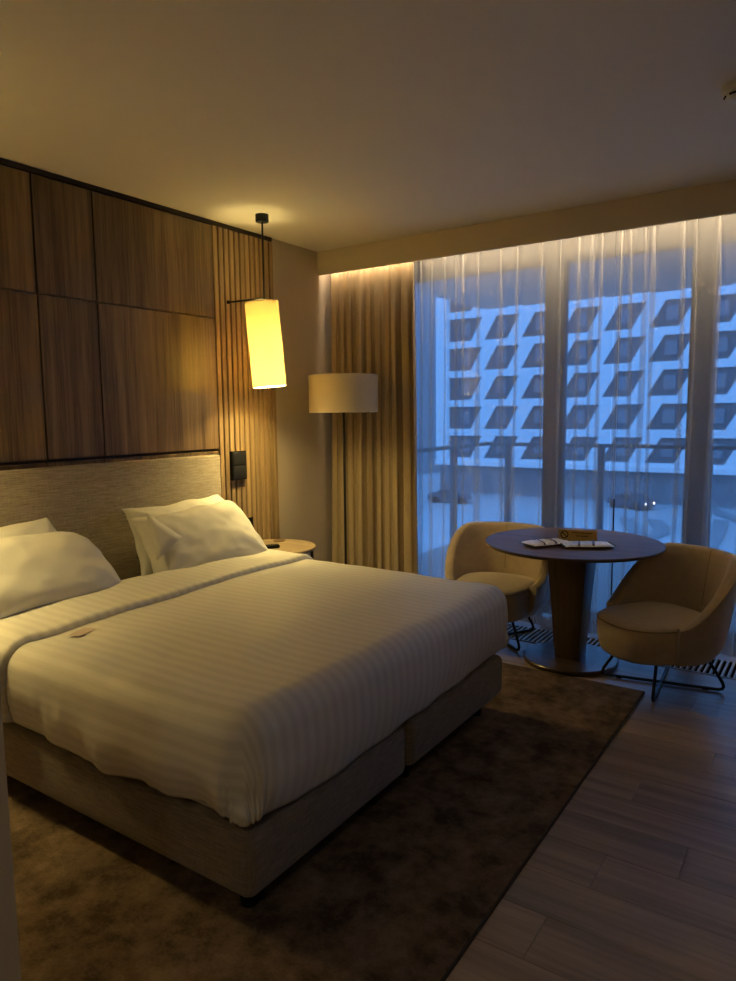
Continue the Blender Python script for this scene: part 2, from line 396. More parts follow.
# duvet: cloth wrapped over a rounded block
DR = .10; ZT = .655
CX1 = -1.303 - DR; CY0, CY1 = 1.305 + DR, 3.20 - DR
def hem(x, y):
    """height of the lower edge around the bed"""
    if y < 1.6 and x < CX1 + .02:
        t = [(-3.2, .40), (-2.56, .375), (-2.24, .343), (-2.0, .325), (-1.75, .335), (-1.52, .350), (-1.3, .356)]
        v = x
    elif y > 2.9 and x < CX1 + .02:
        return .34
    else:
        t = [(1.2, .354), (1.40, .342), (1.55, .318), (1.66, .305), (2.2, .312), (2.7, .322), (3.08, .338), (3.3, .33)]
        v = y
    for (a, za), (b_, zb) in zip(t, t[1:]):
        if a <= v <= b_: return za + (zb - za) * (v - a) / (b_ - a)
    return t[0][1] if v < t[0][0] else t[-1][1]
SK = .42
def drape(U, V, off=0.):
    qx = min(U, CX1); qy = min(max(V, CY0), CY1)
    du, dv = U - qx, V - qy
    if abs(du) < 1e-9 and abs(dv) < 1e-9:
        z = ZT + off
        e = min((CX1 - U) / .5, (V - CY0) / .5, (CY1 - V) / .5, 1)
        z += .012 * N3(U * 2.2, V * 1.7, 3) + .006 * N3(U * 6, V * 5, 8) + .012 * sstep(0, 1, e)
        return Vector((U, V, z))
    n = Vector((du, dv, 0)).normalized(); s = max(abs(du), abs(dv))
    r = DR + off; arc = DR * PI / 2
    q = Vector((qx, qy, 0))
    zt = .012 * N3(qx * 2.2, qy * 1.7, 3) + .006 * N3(qx * 6, qy * 5, 8)
    if s < arc:
        a = s / DR
        p = q + n * (r * math.sin(a)); p.z = ZT + zt * math.cos(a) - DR + r * math.cos(a)
        t = 0; 
    else:
        t = min(1, (s - arc) / (SK - arc))
        zh = hem(qx + n.x * DR, qy + n.y * DR)
        p = q + n * r; p.z = ZT - DR + (zh - (ZT - DR)) * t
    # soft bulge, gathers towards the hem and the tucked corner
    per = qx * abs(n.y) + qy * abs(n.x) + 1.3 * math.atan2(n.y, n.x) * .2
    f = sstep(.25, 1., s / SK)
    side = abs(n.y)
    wr = (.010 + .016 * side) * N3(per * 7, t * 1.1, 5 + side) + .007 * side * N3(per * 19, t * 1.5, 9)
    corner = (1 - abs(abs(n.x) - abs(n.y))) if abs(n.x) > .02 and abs(n.y) > .02 else 0
    wr = wr * (1 - .85 * corner) + .010 * corner * math.sin(math.atan2(n.y, n.x) * 8 + 3 * t) * (1 - .6 * sstep(.8, 1, t))
    p += n * (f * wr + .010 * math.sin(PI * min(1, t)) - .028 * t * t)
    if corner: p += n * (.034 * corner * sstep(.60, .92, t))
    return p
U0, U1 = -2.92, CX1 + SK; V0, V1 = CY0 - SK, CY1 + SK
nu, nv = 130, 176
def gu(i): return U0 + (U1 - U0) * i / (nu - 1)
def gv(j): return V0 + (V1 - V0) * j / (nv - 1)
dv_root = empty('duvet', (-2.1, 2.25, .6)); tag(dv_root, 'white satin striped duvet spread over the bed', 'duvet')
RL = Vector(dv_root.location)
def duv(i, j): return drape(gu(i), gv(j)) - RL
o = grid('cover', nu, nv, duv, M['satin'], dv_root, lambda i, j: (gu(i), gv(j)))
md = o.modifiers.new('thick', 'SOLIDIFY'); md.thickness = .012; md.offset = -1
# turned-down band at the head end
nb = 44
def fold_x(V): return -2.50 - .045 * sstep(1.5, 3.1, V) + .012 * N3(V * 3, 2, 1)
def bu(i, V):
    t = i / (nb - 1); f = fold_x(V)
    return -2.86 + (f + 2.86) * t
def band(i, j):
    V = gv(j); t = i / (nb - 1)
    lift = .026 * (1 - max(0, (t - .90) / .10) ** 2) ** .5 if t > .90 else .026
    return drape(bu(i, V), V, .002 + lift) - RL
o = grid('turned_down_fold', nb, nv, band, M['satin'], dv_root, lambda i, j: (bu(i, gv(j)), gv(j) + .02))
bm = bmesh.new(); bmesh.ops.create_grid(bm, x_segments=2, y_segments=2, size=.5)
tg = obj('care_tag', bm, M['pinktag'], dv_root)
tg.scale = (.055, .10, 1); tg.rotation_euler = (0, 0, .35); tg.location = drape(-2.425, 1.575) + Vector((0, 0, .006)) - RL

# pillows
def pillow(w, h, t, seed, label, loc, rot, slump=.0):
    nu_, nv_ = 46, 34
    vs_, fs = [], []
    def pt(u, v, s):
        x = w / 2 * (u - .045 * u ** 3 * (1 - v * v)) * (1 - .07 * v) * (1 - .035 * (slump > .04) * (u * v) ** 4)
        y_ = h / 2 * (v - .09 * v ** 3 * (1 - u * u)) * (1 - .03 * (u * v) ** 4)
        th = t / 2 * max(0, (1 - abs(u) ** 3.2) * (1 - abs(v) ** 3.2)) ** .6 * (1 - .28 * v)
        e = (1 - u ** 6) * (1 - v ** 6)
        wr = 0.013 * N3(u * 1.5 + seed, v * 1.6, s * 3 + seed) + .005 * N3(u * 4 + v * 3, v * 3 - u * 3 + seed, s * 7)
        # creases running in from the corners
        for cu, cv in ((-1, -1), (-1, 1), (1, -1), (1, 1)):
            d_ = math.hypot(u - cu, v - cv); an = math.atan2(v - cv, u - cu)
            wr += .0055 * math.sin(an * 9 + seed * 3 + cu * 2 + cv) * math.exp(-((d_ - .45) / .38) ** 2)
        wr += .006 * max(0, 1 - abs(N3(u * 2.1 + seed, v * 1.4 + u, 2)) * 6) * (1 - .5 * abs(u))
        back = (.05 if slump > .04 else .015) * max(0, v) ** 3 * u ** 4 + .03 * max(0, v) ** 4
        return Vector((x, y_ + .018 * N3(u * 2.2, seed, 4) - slump * u ** 4 * max(0, v), s * th + (wr if s > 0 else .3 * wr) * e - back + .014 * N3(u * 3, v * 3, seed) * (1 - e)))
    for s in (1, -1):
        base = len(vs_)
        for i in range(nu_):
            for j in range(nv_):
                u = -1 + 2 * i / (nu_ - 1); v = -1 + 2 * j / (nv_ - 1)
                u = math.sin(u * PI / 2) * .5 + u * .5; v = math.sin(v * PI / 2) * .5 + v * .5
                vs_.append(pt(u, v, s))
        for i in range(nu_ - 1):
            for j in range(nv_ - 1):
                q = (base + i * nv_ + j, base + (i + 1) * nv_ + j, base + (i + 1) * nv_ + j + 1, base + i * nv_ + j + 1)
                fs.append(q if s > 0 else q[::-1])
    me = bpy.data.meshes.new('pillow'); me.from_pydata(vs_, [], fs)
    bm = bmesh.new(); bm.from_mesh(me); bmesh.ops.remove_doubles(bm, verts=bm.verts, dist=.0008); bpy.data.meshes.remove(me)
    o = obj('pillow', bm, M['cotton'], None, smooth=180)
    o.location = loc
    # local x -> along the headboard (world y), local y -> up, local z -> into the room (world x)
    B = Matrix(((0, 0, 1), (1, 0, 0), (0, 1, 0)))
    o.rotation_euler = (Matrix.Rotation(rot[1], 3, 'Z') @ Matrix.Rotation(-rot[0], 3, 'Y') @ Matrix.Rotation(rot[2], 3, 'X') @ B).to_euler()
    tag(o, label, 'pillow', 'pillows leaning on the headboard')
    return o
pillow(.80, .45, .16, 1.3, 'white pillow against the headboard, behind the one beside the wooden slats', (-3.165, 2.79, .80), (.42, 0, .015))
pR = pillow(.80, .47, .18, 4.1, 'white pillow with a folded-over flap, in front on the side with the bedside table', (-2.965, 2.715, .795), (.62, -.05, .04), .0)
pillow(.80, .45, .16, 7.7, 'white pillow against the headboard, mostly hidden behind the smooth front pillow', (-3.165, 1.615, .805), (.42, 0, .03))
pillow(.82, .47, .20, 9.2, 'smooth white pillow in front, above the mauve paper tag', (-2.965, 1.68, .795), (.66, 0, .0), .07)
# folded flap of the pillowcase opening
bm = bmesh.new()
pts = [(-.34, .19), (-.23, .0), (-.41, -.08)]
v3 = [bm.verts.new((a, b_, z_)) for (a, b_), z_ in zip(pts, (.085, .115, .080))]
bm.faces.new(v3)
bmesh.ops.subdivide_edges(bm, edges=bm.edges, cuts=4, use_grid_fill=True)
fo = obj('flap', bm, M['cotton'], pR, smooth=180)
md = fo.modifiers.new('thick', 'SOLIDIFY'); md.thickness = .008

# ------------------------------------------------------------------ bedside pendants
def pendant(px, py, tilt, label, power=1.0):
    r = empty('pendant_lamp', (px, py, ZC)); tag(r, label, 'lamp', 'bedside pendant lamps')
    lathe('canopy', [(0, -.045), (.040, -.045), (.042, -.040), (.042, 0), (0, 0)], M['black'], r, 32)
    tube('rod', [(0, 0, -.04), (0, 0, -.60)], .006, M['black'], r)
    arm = tube('wall_arm', [(0, 0, -.512), (XW + .03 - px, .005, -.507)], .0055, M['black'], r)
    lathe('arm_mount', [(0, -.012), (.012, -.010), (.014, 0), (.012, .010), (0, .012)], M['black'], arm, 16, loc=(XW + .036 - px, .005, -.507))
    H = .535; R_ = .107
    sh = lathe('shade', [(R_, 0), (R_, -H), (R_ - .002, -H), (R_ - .002, 0), (R_, 0)], M['shade'], r, 56, loc=(-.018, -.008, -.538) if tilt[0] else (0, 0, -.538))
    sh.rotation_euler = tilt
    for zz in (-.002, -H + .002):
        bm_ = bm_tube(bmesh.new(), [((R_ - .001) * math.cos(2 * PI * k_ / 48), (R_ - .001) * math.sin(2 * PI * k_ / 48), zz) for k_ in range(48)], .0025, 6, False, True)
        obj('shade_ring', bm_, M['white'], sh, smooth=50)
    lathe('bottom_diffuser', [(0, -H + .014), (R_ - .003, -H + .014), (R_ - .003, -H + .012), (0, -H + .012)], M['opal'], sh, 48)
    lathe('top_diffuser', [(0, -.012), (R_ - .003, -.012), (R_ - .003, -.010), (0, -.010)], M['diffuser'], sh, 48)
    tube('spider', [(-R_ + .003, 0, -.02), (R_ - .003, 0, -.02)], .003, M['black'], sh)
    tube('stem', [(0, 0, -.02), (0, 0, -.34)], .005, M['black'], sh)
    lathe('socket', [(0, -.33), (.018, -.33), (.02, -.38), (0, -.38)], M['black'], sh, 20)
    bl = lathe('bulb', [(0, -.38), (.014, -.385), (.028, -.42), (.028, -.44), (.018, -.46), (0, -.468)], M['bulb'], sh, 20)
    lp = bpy.data.lights.new('bulb_light', 'POINT'); lp.energy = PENDANT_W * power; lp.color = WARM; lp.shadow_soft_size = .065
    lo = bpy.data.objects.new('bulb_light', lp); COL.objects.link(lo); lo.parent = sh; lo.location = (0, 0, -.42)
    return r
pendant(-3.095, 3.418, (math.radians(1.8), math.radians(-4.0), 0), 'lit cylinder pendant lamp beside the bed, near the camel curtain')
pendant(-3.095, 1.082, (0, 0, 0), 'lit cylinder pendant lamp beside the bed, near the corridor wall', .8)

# ------------------------------------------------------------------ bedside table and its things
NX, NY = -3.16, 3.53
ns = empty('bedside_table', (NX, NY, 0)); tag(ns, 'round bedside table with light wood top and black legs', 'table')
lathe('table_top', [(0, .578), (.272, .578), (.278, .584), (.278, .596), (.274, .600), (0, .600)], M['lightoak'], ns, 56)
lathe('drawer_drum', [(0, .40), (.252, .40), (.258, .41), (.258, .578), (0, .578)], M['pale'], ns, 56)
for a in (20, 110, 200, 290):
    a = math.radians(a); tube('leg', [(.266 * math.cos(a), .266 * math.sin(a), 0), (.266 * math.cos(a), .266 * math.sin(a), .58)], .010, M['black'], ns)
lathe('lower_ring', [(.255, .10), (.275, .10), (.275, .115), (.255, .115), (.255, .10)], M['black'], ns, 48)
ph = empty('telephone_handset', (-3.15, 3.44, .600), math.radians(62)); tag(ph, 'black cordless handset lying on the bedside table', 'telephone')
box('body', -.085, .085, -.026, .026, 0, .024, M['blackplastic'], ph, bevel=.010, seg=3)
box('screen', .02, .06, -.018, .018, .0235, .0250, M['carglass'], ph)
tag(lathe('coaster', [(0, 0), (.042, 0), (.045, .003), (.045, .005), (0, .005)], plain('brown leather', (.14, .08, .035), .5), None, 32, loc=(-3.27, 3.70, .600)), 'small round brown coaster on the bedside table', 'coaster')
# switch panel and socket on the slats
sw = tag(empty('switch_panel', (XW + .03, 3.455, 1.05)), 'black upright panel on the slatted wood beside the headboard', 'switch')
box('housing', 0, .028, -.068, .068, 0, .198, M['blackplastic'], sw, bevel=.003)
box('button', .028, .031, -.058, .058, .105, .190, M['black'], sw, bevel=.001)
box('button', .028, .031, -.058, .058, .008, .098, M['black'], sw, bevel=.001)
so = tag(empty('wall_socket', (XW + .03, 3.550, .68)), 'black wall socket on the slats above the bedside table', 'socket')
box('cover_plate', 0, .010, -.042, .042, 0, .095, M['blackplastic'], so, bevel=.003)
lathe('socket_well', [(0, 0), (.022, 0), (.024, .004), (.020, .004), (.018, .001), (0, .001)], M['black'], so, 24, loc=(.010, 0, .047)).rotation_euler = (0, PI / 2, 0)

# ------------------------------------------------------------------ floor lamp
fp = empty('floor_lamp', (-3.03, 4.17, 0)); tag(fp, 'unlit floor lamp with a wide cream drum shade before the curtain', 'lamp')
lathe('base', [(0, 0), (.14, 0), (.14, .014), (.135, .018), (0, .020)], M['black'], fp, 40)
tube('pole', [(0, 0, .015), (0, 0, 1.60)], .009, M['black'], fp)
sh = lathe('lamp_shade', [(.252, 1.502), (.252, 1.770), (.249, 1.770), (.249, 1.502), (.252, 1.502)], M['lampshade'], fp, 72)
for zz in (1.504, 1.768):
    obj('shade_ring', bm_tube(bmesh.new(), [(.2505 * math.cos(2 * PI * k_ / 60), .2505 * math.sin(2 * PI * k_ / 60), zz) for k_ in range(60)], .003, 6, False, True), M['white'], sh, smooth=50)
for a in (0, 2.094, 4.188):
    tube('spider_arm', [(0, 0, 1.60), (.248 * math.cos(a), .248 * math.sin(a), 1.74)], .003, M['black'], fp)
lathe('bulb', [(0, 1.60), (.015, 1.605), (.03, 1.65), (.02, 1.685), (0, 1.69)], M['white'], fp, 20)

# ------------------------------------------------------------------ curtains
def curtain_pt(s, t, x0, x1, yc, nf, amp, seed, over):
    """s 0..1 along, t 0..1 from top to bottom"""
    ph_ = 2 * PI * nf * (s + .030 * N3(s * 6, seed, t * .6)) + .35 * math.sin(2 * PI * s * 2.3 + seed)
    a = amp * (.70 + .95 * N3(s * nf * .7, seed + 4, t * .8)) * (.55 + .45 * sstep(0, .25, t))
    x = x0 + (x1 - x0) * s + over * math.sin(2 * ph_ + .4) * .5 + .010 * N3(s * 5, t * 2, seed)
    y_ = yc + a * (.9 - 2 * abs(math.sin(ph_ / 2)) ** .8) + .012 * N3(s * 3, t * 1.5, seed + 9)
    return x, y_
ct = empty('blackout_curtain', (-3.0, 4.53, 0)); tag(ct, 'heavy camel blackout curtain gathered beside the window', 'curtain')
nS, nT = 260, 26
def cpt(i, j):
    s = i / (nS - 1); t = j / (nT - 1)
    x, y_ = curtain_pt(s, t, -3.395 - .025 * t, -2.625 + .035 * t, 4.522, 9.5, .048, 2.2, .012)
    return Vector((x, y_, 2.655 - 2.635 * t)) - Vector(ct.location)
o = grid('fabric', nS, nT, cpt, M['curtain'], ct)
md = o.modifiers.new('thick', 'SOLIDIFY'); md.thickness = .004
box('curtain_track', -3.40 + 3.0, -2.58 + 3.0, -.012, .012, 2.66, 2.685, M['white'], ct)

def sheer_panel(x0, x1, seed, label):
    r = empty('sheer_curtain', ((x0 + x1) / 2, 4.62, 0)); tag(r, label, 'curtain', 'sheer curtains across the window')
    rs = random.Random(seed); pleats = []; x = x0 + .03
    while x < x1 - .04:
        pleats.append((x, rs.uniform(.018, .050), rs.uniform(-1, 1), rs.uniform(0, 50))); x += rs.choice((.06, .08, .11, .16)) * rs.uniform(.85, 1.15)
    nT = 30; rows = []
    for j in range(nT):
        t = j / (nT - 1); z_ = 2.69 - 2.675 * t; row = []
        xp = x0
        for k_, (px_, w_, ln, sd_) in enumerate(pleats):
            c_ = px_ + .020 * ln * t + .022 * N3(sd_, t * 1.6, seed)
            wv = w_ * (.35 + .75 * sstep(0, .22, t)) * (.75 + .8 * N3(sd_ + 7, t * 2.1, 3)) ; wv = max(.004, wv)
            a_ = c_ - wv / 2
            for q in range(5):      # the free cloth between two pleats bows gently
                f_ = q / 5; xx = xp + (a_ - xp) * f_
                row.append((xx, 4.622 + .016 * math.sin(PI * f_) * (1 if k_ % 2 else -1) + .02 * N3(xx * 1.7, t, seed)))
            base = 4.622 + .02 * N3(c_ * 1.7, t, seed)
            for q in range(5): row.append((a_ + wv * q / 4, base - .004 - .010 * math.sin(PI * q / 4)))
            for q in range(1, 5): row.append((a_ + wv * (1 - q / 4), base + .003))
            for q in range(1, 5): row.append((a_ + wv * q / 4, base + .009 + .008 * math.sin(PI * q / 4)))
            xp = a_ + wv
        for q in range(5): row.append((xp + (x1 - xp) * q / 4, 4.622))
        rows.append([Vector((x_, y_ - .03 * sstep(.75, 1, t), z_)) - Vector(r.location) for x_, y_ in row])
    grid('voile', len(rows[0]), nT, lambda i, j: rows[j][i], M['sheer'], r)
    Lx = x1 - x0
    box('curtain_track', -Lx / 2, Lx / 2, -.006, .018, 2.695, 2.715, M['white'], r)
    return r
sheer_panel(-2.92, -1.235, 3.1, 'white voile sheer curtain hanging beside the camel curtain')
sheer_panel(-1.232, 1.10, 8.4, 'white voile sheer curtain hanging behind the table and the low-backed armchair')
wa = empty('curtain_wand', (-1.185, 4.565, .30)); tag(wa, 'thin draw wand with a black handle hanging at the edge of the sheers', 'wand')
tube('cord', [(0, .01, 2.34), (0, 0, .62)], .0014, M['white'], wa, 6)
tube('handle', [(0, 0, .63), (0, 0, 0)], .0045, M['black'], wa, 8)

# ------------------------------------------------------------------ round table
TX, TY = -1.285, 4.055
tb = empty('round_table', (TX, TY, 0)); tag(tb, 'round dark walnut pedestal table between two armchairs', 'table')
lathe('table_top', [(0, .705), (.497, .705), (.510, .720), (.508, .7255), (0, .726)], M['tablewood'], tb, 96)
bm = bmesh.new()
hb_, ht = .072, .118
vv = [bm.verts.new((sx * h_, sy * h_, z_)) for z_, h_ in ((.028, hb_), (.705, ht)) for sx, sy in ((-1, -1), (1, -1), (1, 1), (-1, 1))]
for k_ in range(4): bm.faces.new((vv[k_], vv[(k_ + 1) % 4], vv[4 + (k_ + 1) % 4], vv[4 + k_]))
bm.faces.new(vv[:4][::-1]); bm.faces.new(vv[4:])
bmesh.ops.bevel(bm, geom=[e for e in bm.edges if abs(e.verts[0].co.z - e.verts[1].co.z) > .1], offset=.006, segments=2, affect='EDGES', profile=.5)
obj('pedestal', bm, M['pedwood'], tb, smooth=30)
lathe('base_plate', [(0, 0), (.270, 0), (.273, .004), (.273, .022), (.268, .028), (0, .028)], M['basewood'], tb, 80)

# things on the table
def packet(loc, rz, label, sy=1):
    r = empty('wrapped_packet', loc, rz); tag(r, label, 'packet', 'wrapped packets on the table')
    nx_, ny_ = 30, 20
    def top(s_):
        def f(i, j):
            u = -1 + 2 * i / (nx_ - 1); v = -1 + 2 * j / (ny_ - 1)
            e = max(0, (1 - u ** 4) * (1 - v ** 4)) ** .5
            return Vector((u * .135, v * .078 * (1 - .12 * u * u), .012 + s_ * .011 * e + .0035 * N3(u * 4, v * 4, loc[0] * 9) * e))
        return f
    a = grid('wrapper', nx_, ny_, top(1), M['wrapper'], r); b__ = grid('wrapper_back', nx_, ny_, top(-1), M['wrapfoil'], r)
    for u0, wd_ in ((-.045, .012), (.035, .014)):
        def f(i, j):
            v = -1 + 2 * j / 15; e = max(0, (1 - (u0 / .135) ** 4) * (1 - v ** 4)) ** .5
            return Vector((u0 + (i - .5) * wd_ + .02 * v, v * .074, .0128 + .0125 * e + .002))
        grid('printed_band', 2, 16, f, M['wrapband'], r)
    for sx in (-1, 1):
        grid('crimped_end', 3, 14, lambda i, j: Vector((sx * (.132 + .014 * i / 2), (-1 + 2 * j / 13) * .064, .012 + (.003 if j % 2 else -.001) * i)), M['wrapfoil'], r)
    return r
packet((-1.385, 3.885, .727), math.radians(58), 'white wrapped packet with dark bands, nearer the bed on the table')
packet((-1.165, 3.94, .727), math.radians(32), 'white wrapped packet with dark bands, nearer the wide armchair on the table')
sg = empty('no_smoking_sign', (-1.275, 4.115, .726), math.radians(16)); tag(sg, 'small brass tent card with a black no smoking ring', 'sign')
bm = bmesh.new()
A_ = [(-.11, -.030, 0), (.11, -.030, 0), (.11, .030, 0), (-.11, .030, 0), (-.11, -.002, .062), (.11, -.002, .062), (.11, .002, .062), (-.11, .002, .062)]
vv = [bm.verts.new(p) for p in A_]
for f in ((0, 1, 5, 4), (2, 3, 7, 6), (4, 5, 6, 7), (3, 2, 1, 0)): bm.faces.new([vv[i] for i in f])
obj('card', bm, M['gold'], sg)
bm = bmesh.new()
for sx in (-1, 1):
    tri = [(.1105 * sx, -.0302, 0), (.1105 * sx, .0302, 0), (.1105 * sx, 0, .0625)]
    a = [bm.verts.new(p) for p in tri]; b__ = [bm.verts.new((p[0] - .004 * sx, p[1], p[2])) for p in tri]
    bm.faces.new(a); bm.faces.new(b__[::-1])
    for k_ in range(3): bm.faces.new((a[k_], a[(k_ + 1) % 3], b__[(k_ + 1) % 3], b__[k_]))
obj('end_cap', bm, M['blackplastic'], sg)
sl = math.atan2(.028, .062)
def onface(x_, h_, out=.0012):
    t_ = h_ / .062; return Vector((x_, -.030 + .028 * t_ - out * math.cos(sl), h_ + out * math.sin(sl)))
obj('no_smoking_ring', bm_tube(bmesh.new(), [onface(-.075 + .020 * math.cos(a * PI / 16), .034 + .020 * math.sin(a * PI / 16)) for a in range(32)], .0028, 6, False, True), M['blackplastic'], sg)
tube('no_smoking_bar', [onface(-.089, .048), onface(-.061, .020)], .0026, M['blackplastic'], sg, 6)
for h_, xa, xb in ((.045, -.035, .085), (.028, -.01, .06)):
    tube('text_line', [onface(xa, h_), onface(xb, h_)], .0022, M['blackplastic'], sg, 6)

# ------------------------------------------------------------------ armchairs
def armchair(loc, facing, label):
    r = empty('armchair', loc, facing); tag(r, label, 'armchair', 'camel armchairs at the round table')
    PM = math.radians(118); nP = 61
    def ztop(ph_):
        a = abs(ph_); return .405 + .325 * (1 - sstep(math.radians(42), math.radians(122), a)) ** 1.0
    def shell_prof(ph_):
        zt = ztop(ph_); pts = []
        def rad(z_): return .282 + .085 * max(0, (z_ - .20) / .55) ** .8 - .035 * sstep(.27, .19, z_)
        for k_ in range(11):
            z_ = .195 + (zt - .02 - .195) * k_ / 10; pts.append((rad(z_), z_))
        th = .030
        for k_ in range(1, 6):
            a = PI * k_ / 6; pts.append((rad(zt) - th + th * math.cos(a), zt - .02 + .020 * math.sin(a)))
        for k_ in range(8):
            z_ = zt - .02 + (.30 - zt + .02) * k_ / 7; pts.append((rad(z_) - 2 * th - .008 * math.sin(PI * k_ / 7), z_))
        pts.append((rad(.2) - .05, .195))
        return pts
    bm = bmesh.new(); rings = []
    for i in range(nP):
        ph_ = -PM + 2 * PM * i / (nP - 1)
        c_, s_ = -math.cos(ph_), math.sin(ph_)
        rings.append([bm.verts.new((q * c_ * 1.0 + .0, q * s_ * 1.04, z_)) for q, z_ in shell_prof(ph_)])
    m_ = len(rings[0])
    for A, B in zip(rings, rings[1:]):
        for k_ in range(m_): bm.faces.new((A[k_], A[(k_ + 1) % m_], B[(k_ + 1) % m_], B[k_]))
    bm.faces.new(rings[0]); bm.faces.new(rings[-1][::-1])
    sh_ = obj('backrest', bm, M['velvet'], r, smooth=50)
    # centre seam of the back
    seam = []
    for q, z_ in shell_prof(0)[11:-3]: seam.append((-(q - .0005), 0, z_))
    tube('seam', seam, .0016, M['seam'], sh_, 6)
    # seat: rounded front, tucked into the shell
    def plan(a, g):   # a: angle from the front
        rx = .352 * g if math.cos(a) > 0 else .215 * g
        e = 2.6
        ca, sa = math.cos(a), math.sin(a)
        q = (abs(ca / rx) ** e + abs(sa / (.252 * g)) ** e) ** (-1 / e)
        return q * ca, q * sa
    prof = [(0.0, .412), (.45, .411), (.80, .404), (.94, .396), (.99, .386), (1.0, .372), (.995, .30), (.965, .225), (.92, .200), (.80, .190), (0, .188)]
    bm = bmesh.new(); rings = []; n_ = 56
    for g, z_ in prof:
        if g == 0: rings.append([bm.verts.new((0, 0, z_))])
        else: rings.append([bm.verts.new((*plan(2 * PI * k_ / n_, g), z_)) for k_ in range(n_)])
    for A, B in zip(rings, rings[1:]):
        for k_ in range(n_):
            k2 = (k_ + 1) % n_
            if len(A) == 1: bm.faces.new((A[0], B[k_], B[k2]))
            elif len(B) == 1: bm.faces.new((A[k_], A[k2], B[0]))
            else: bm.faces.new((A[k_], A[k2], B[k2], B[k_]))
    se = obj('seat', bm, M['velvet'], r, smooth=60)
    tube('piping', [(*plan(2 * PI * k_ / 80, 1.0), .379) for k_ in range(80)], .0035, M['seam'], se, 6, True)
    # two crossing sled loops
    for a, zb in ((42, .010), (-42, .012)):
        a = math.radians(a); path = []
        def P(q, z_): return (q * math.cos(a), q * math.sin(a), z_)
        for sgn in (-1, 1):
            seq = [P(sgn * .205, .20), P(sgn * .255, .125), P(sgn * .300, .052), P(sgn * .306, .032), P(sgn * .300, .018), P(sgn * .282, zb)]
            path += seq if sgn < 0 else seq[::-1]
        lg = tube('sled_leg', path, .0085, M['black'], r, 10)
        for q in (-.22, .22):
            tube('glide', [P(q - .014, zb - .002), P(q + .014, zb - .002)], .0098, M['blackplastic'], lg, 8)
    return r
armchair((-.748, 3.955, 0), math.radians(232), 'camel velvet tub armchair turned sideways, beside the bare floor and the window')
armchair((-1.835, 4.205, 0), math.radians(280), 'camel velvet tub armchair half hidden by the table, beside the bed foot')

# ------------------------------------------------------------------ corridor downlight
dl = empty('ceiling_downlight', (.35, -1.1, ZC)); tag(dl, 'lit recessed downlight in the corridor ceiling', 'light')
lathe('trim_ring', [(.040, -.001), (.055, -.001), (.055, -.006), (.040, -.004), (.040, -.001)], M['white'], dl, 40)
lathe('lens', [(0, -.002), (.040, -.002), (.040, -.001), (0, -.001)], M['led'], dl, 32)
ld = bpy.data.lights.new('downlight', 'SPOT'); ld.energy = CORRIDOR_W; ld.color = (1, .80, .42); ld.spot_size = math.radians(150); ld.spot_blend = .8; ld.shadow_soft_size = .04
lo = bpy.data.objects.new('downlight', ld); COL.objects.link(lo); lo.parent = dl; lo.location = (0, 0, -.02)

# ------------------------------------------------------------------ smoke detector
sd = empty('smoke_detector', (-.395, 3.19, ZC)); tag(sd, 'white round smoke detector on the ceiling', 'smoke detector')
lathe('housing', [(0, -.058), (.034, -.056), (.050, -.046), (.058, -.030), (.066, -.026), (.068, 0), (0, 0)], M['white'], sd, 40)
for a in (200, 250, 300):
    a = math.radians(a); ca, sa = math.cos(a), math.sin(a)
    tube('vent_slot', [(.0545 * math.cos(a + d_), .0545 * math.sin(a + d_), -.040) for d_ in (-.25, 0, .25)], .004, M['blackplastic'], sd, 6)

# ------------------------------------------------------------------ terrace outside
st(box('floor_terrace', -3.72, 3.0, YW + .10, 8.02, -.20, -.03, M['terrace']), 'grey concrete terrace floor outside the window', 'floor')
st(box('ceiling_terrace', -3.72, 3.0, YW + .10, 7.98, 2.735, 2.93, M['soffit']), 'grey soffit over the terrace', 'ceiling')
rl = empty('balcony_railing', (-3.62, 7.95, -.03)); tag(rl, 'grey metal railing around the terrace outside', 'railing')
def rb(name, x0, x1, y0, y1, z0, z1, mat): 
    o = box(name, x0 + 3.62, x1 + 3.62, y0 - 7.95, y1 - 7.95, z0 + .03, z1 + .03, mat, rl, bevel=.004); return o
rb('top_rail', -3.65, 3.0, 7.91, 7.99, 1.08, 1.12, M['frame']); rb('top_rail', -3.65, -3.59, YW + .12, 7.91, 1.08, 1.12, M['frame'])
for xp in (-3.36, -2.25, -1.15, -.05, 1.05, 2.15): rb('post', xp, xp + .07, 7.92, 7.98, -.03, 1.08, M['frame'])
for yp in (7.05, 5.9): rb('post', -3.65, -3.59, yp, yp + .07, -.03, 1.08, M['frame'])

# street, kerbs, cars
st(box('ground', -140, 90, 9, 170, -8.4, -7.9, M['street']), 'pale wet street and square below the terrace', 'street')
def kerb(pts, label):
    bm = bmesh.new(); Wd = .55; L_ = []; pts = [Vector(p) for p in pts]
    for i, p in enumerate(pts):
        d = (pts[min(i + 1, len(pts) - 1)] - pts[max(i - 1, 0)]).normalized(); n = Vector((-d.y, d.x, 0)) * Wd
        L_.append([bm.verts.new(p + n + Vector((0, 0, z_))) for z_ in (0, .2)] + [bm.verts.new(p - n + Vector((0, 0, z_))) for z_ in (.2, 0)])
    for A, B in zip(L_, L_[1:]):
        for k_ in range(3): bm.faces.new((A[k_], A[k_ + 1], B[k_ + 1], B[k_]))
    bm.faces.new(L_[0]); bm.faces.new(L_[-1][::-1])
    return tag(obj('kerb', bm, M['kerb']), label, 'kerb', 'kerbs on the street')
Z0 = -7.9
kerb([(-14.9, 61.5, Z0), (-13.8, 58.4, Z0), (-12.4, 54.7, Z0)], 'grey straight kerb stone across the street below')
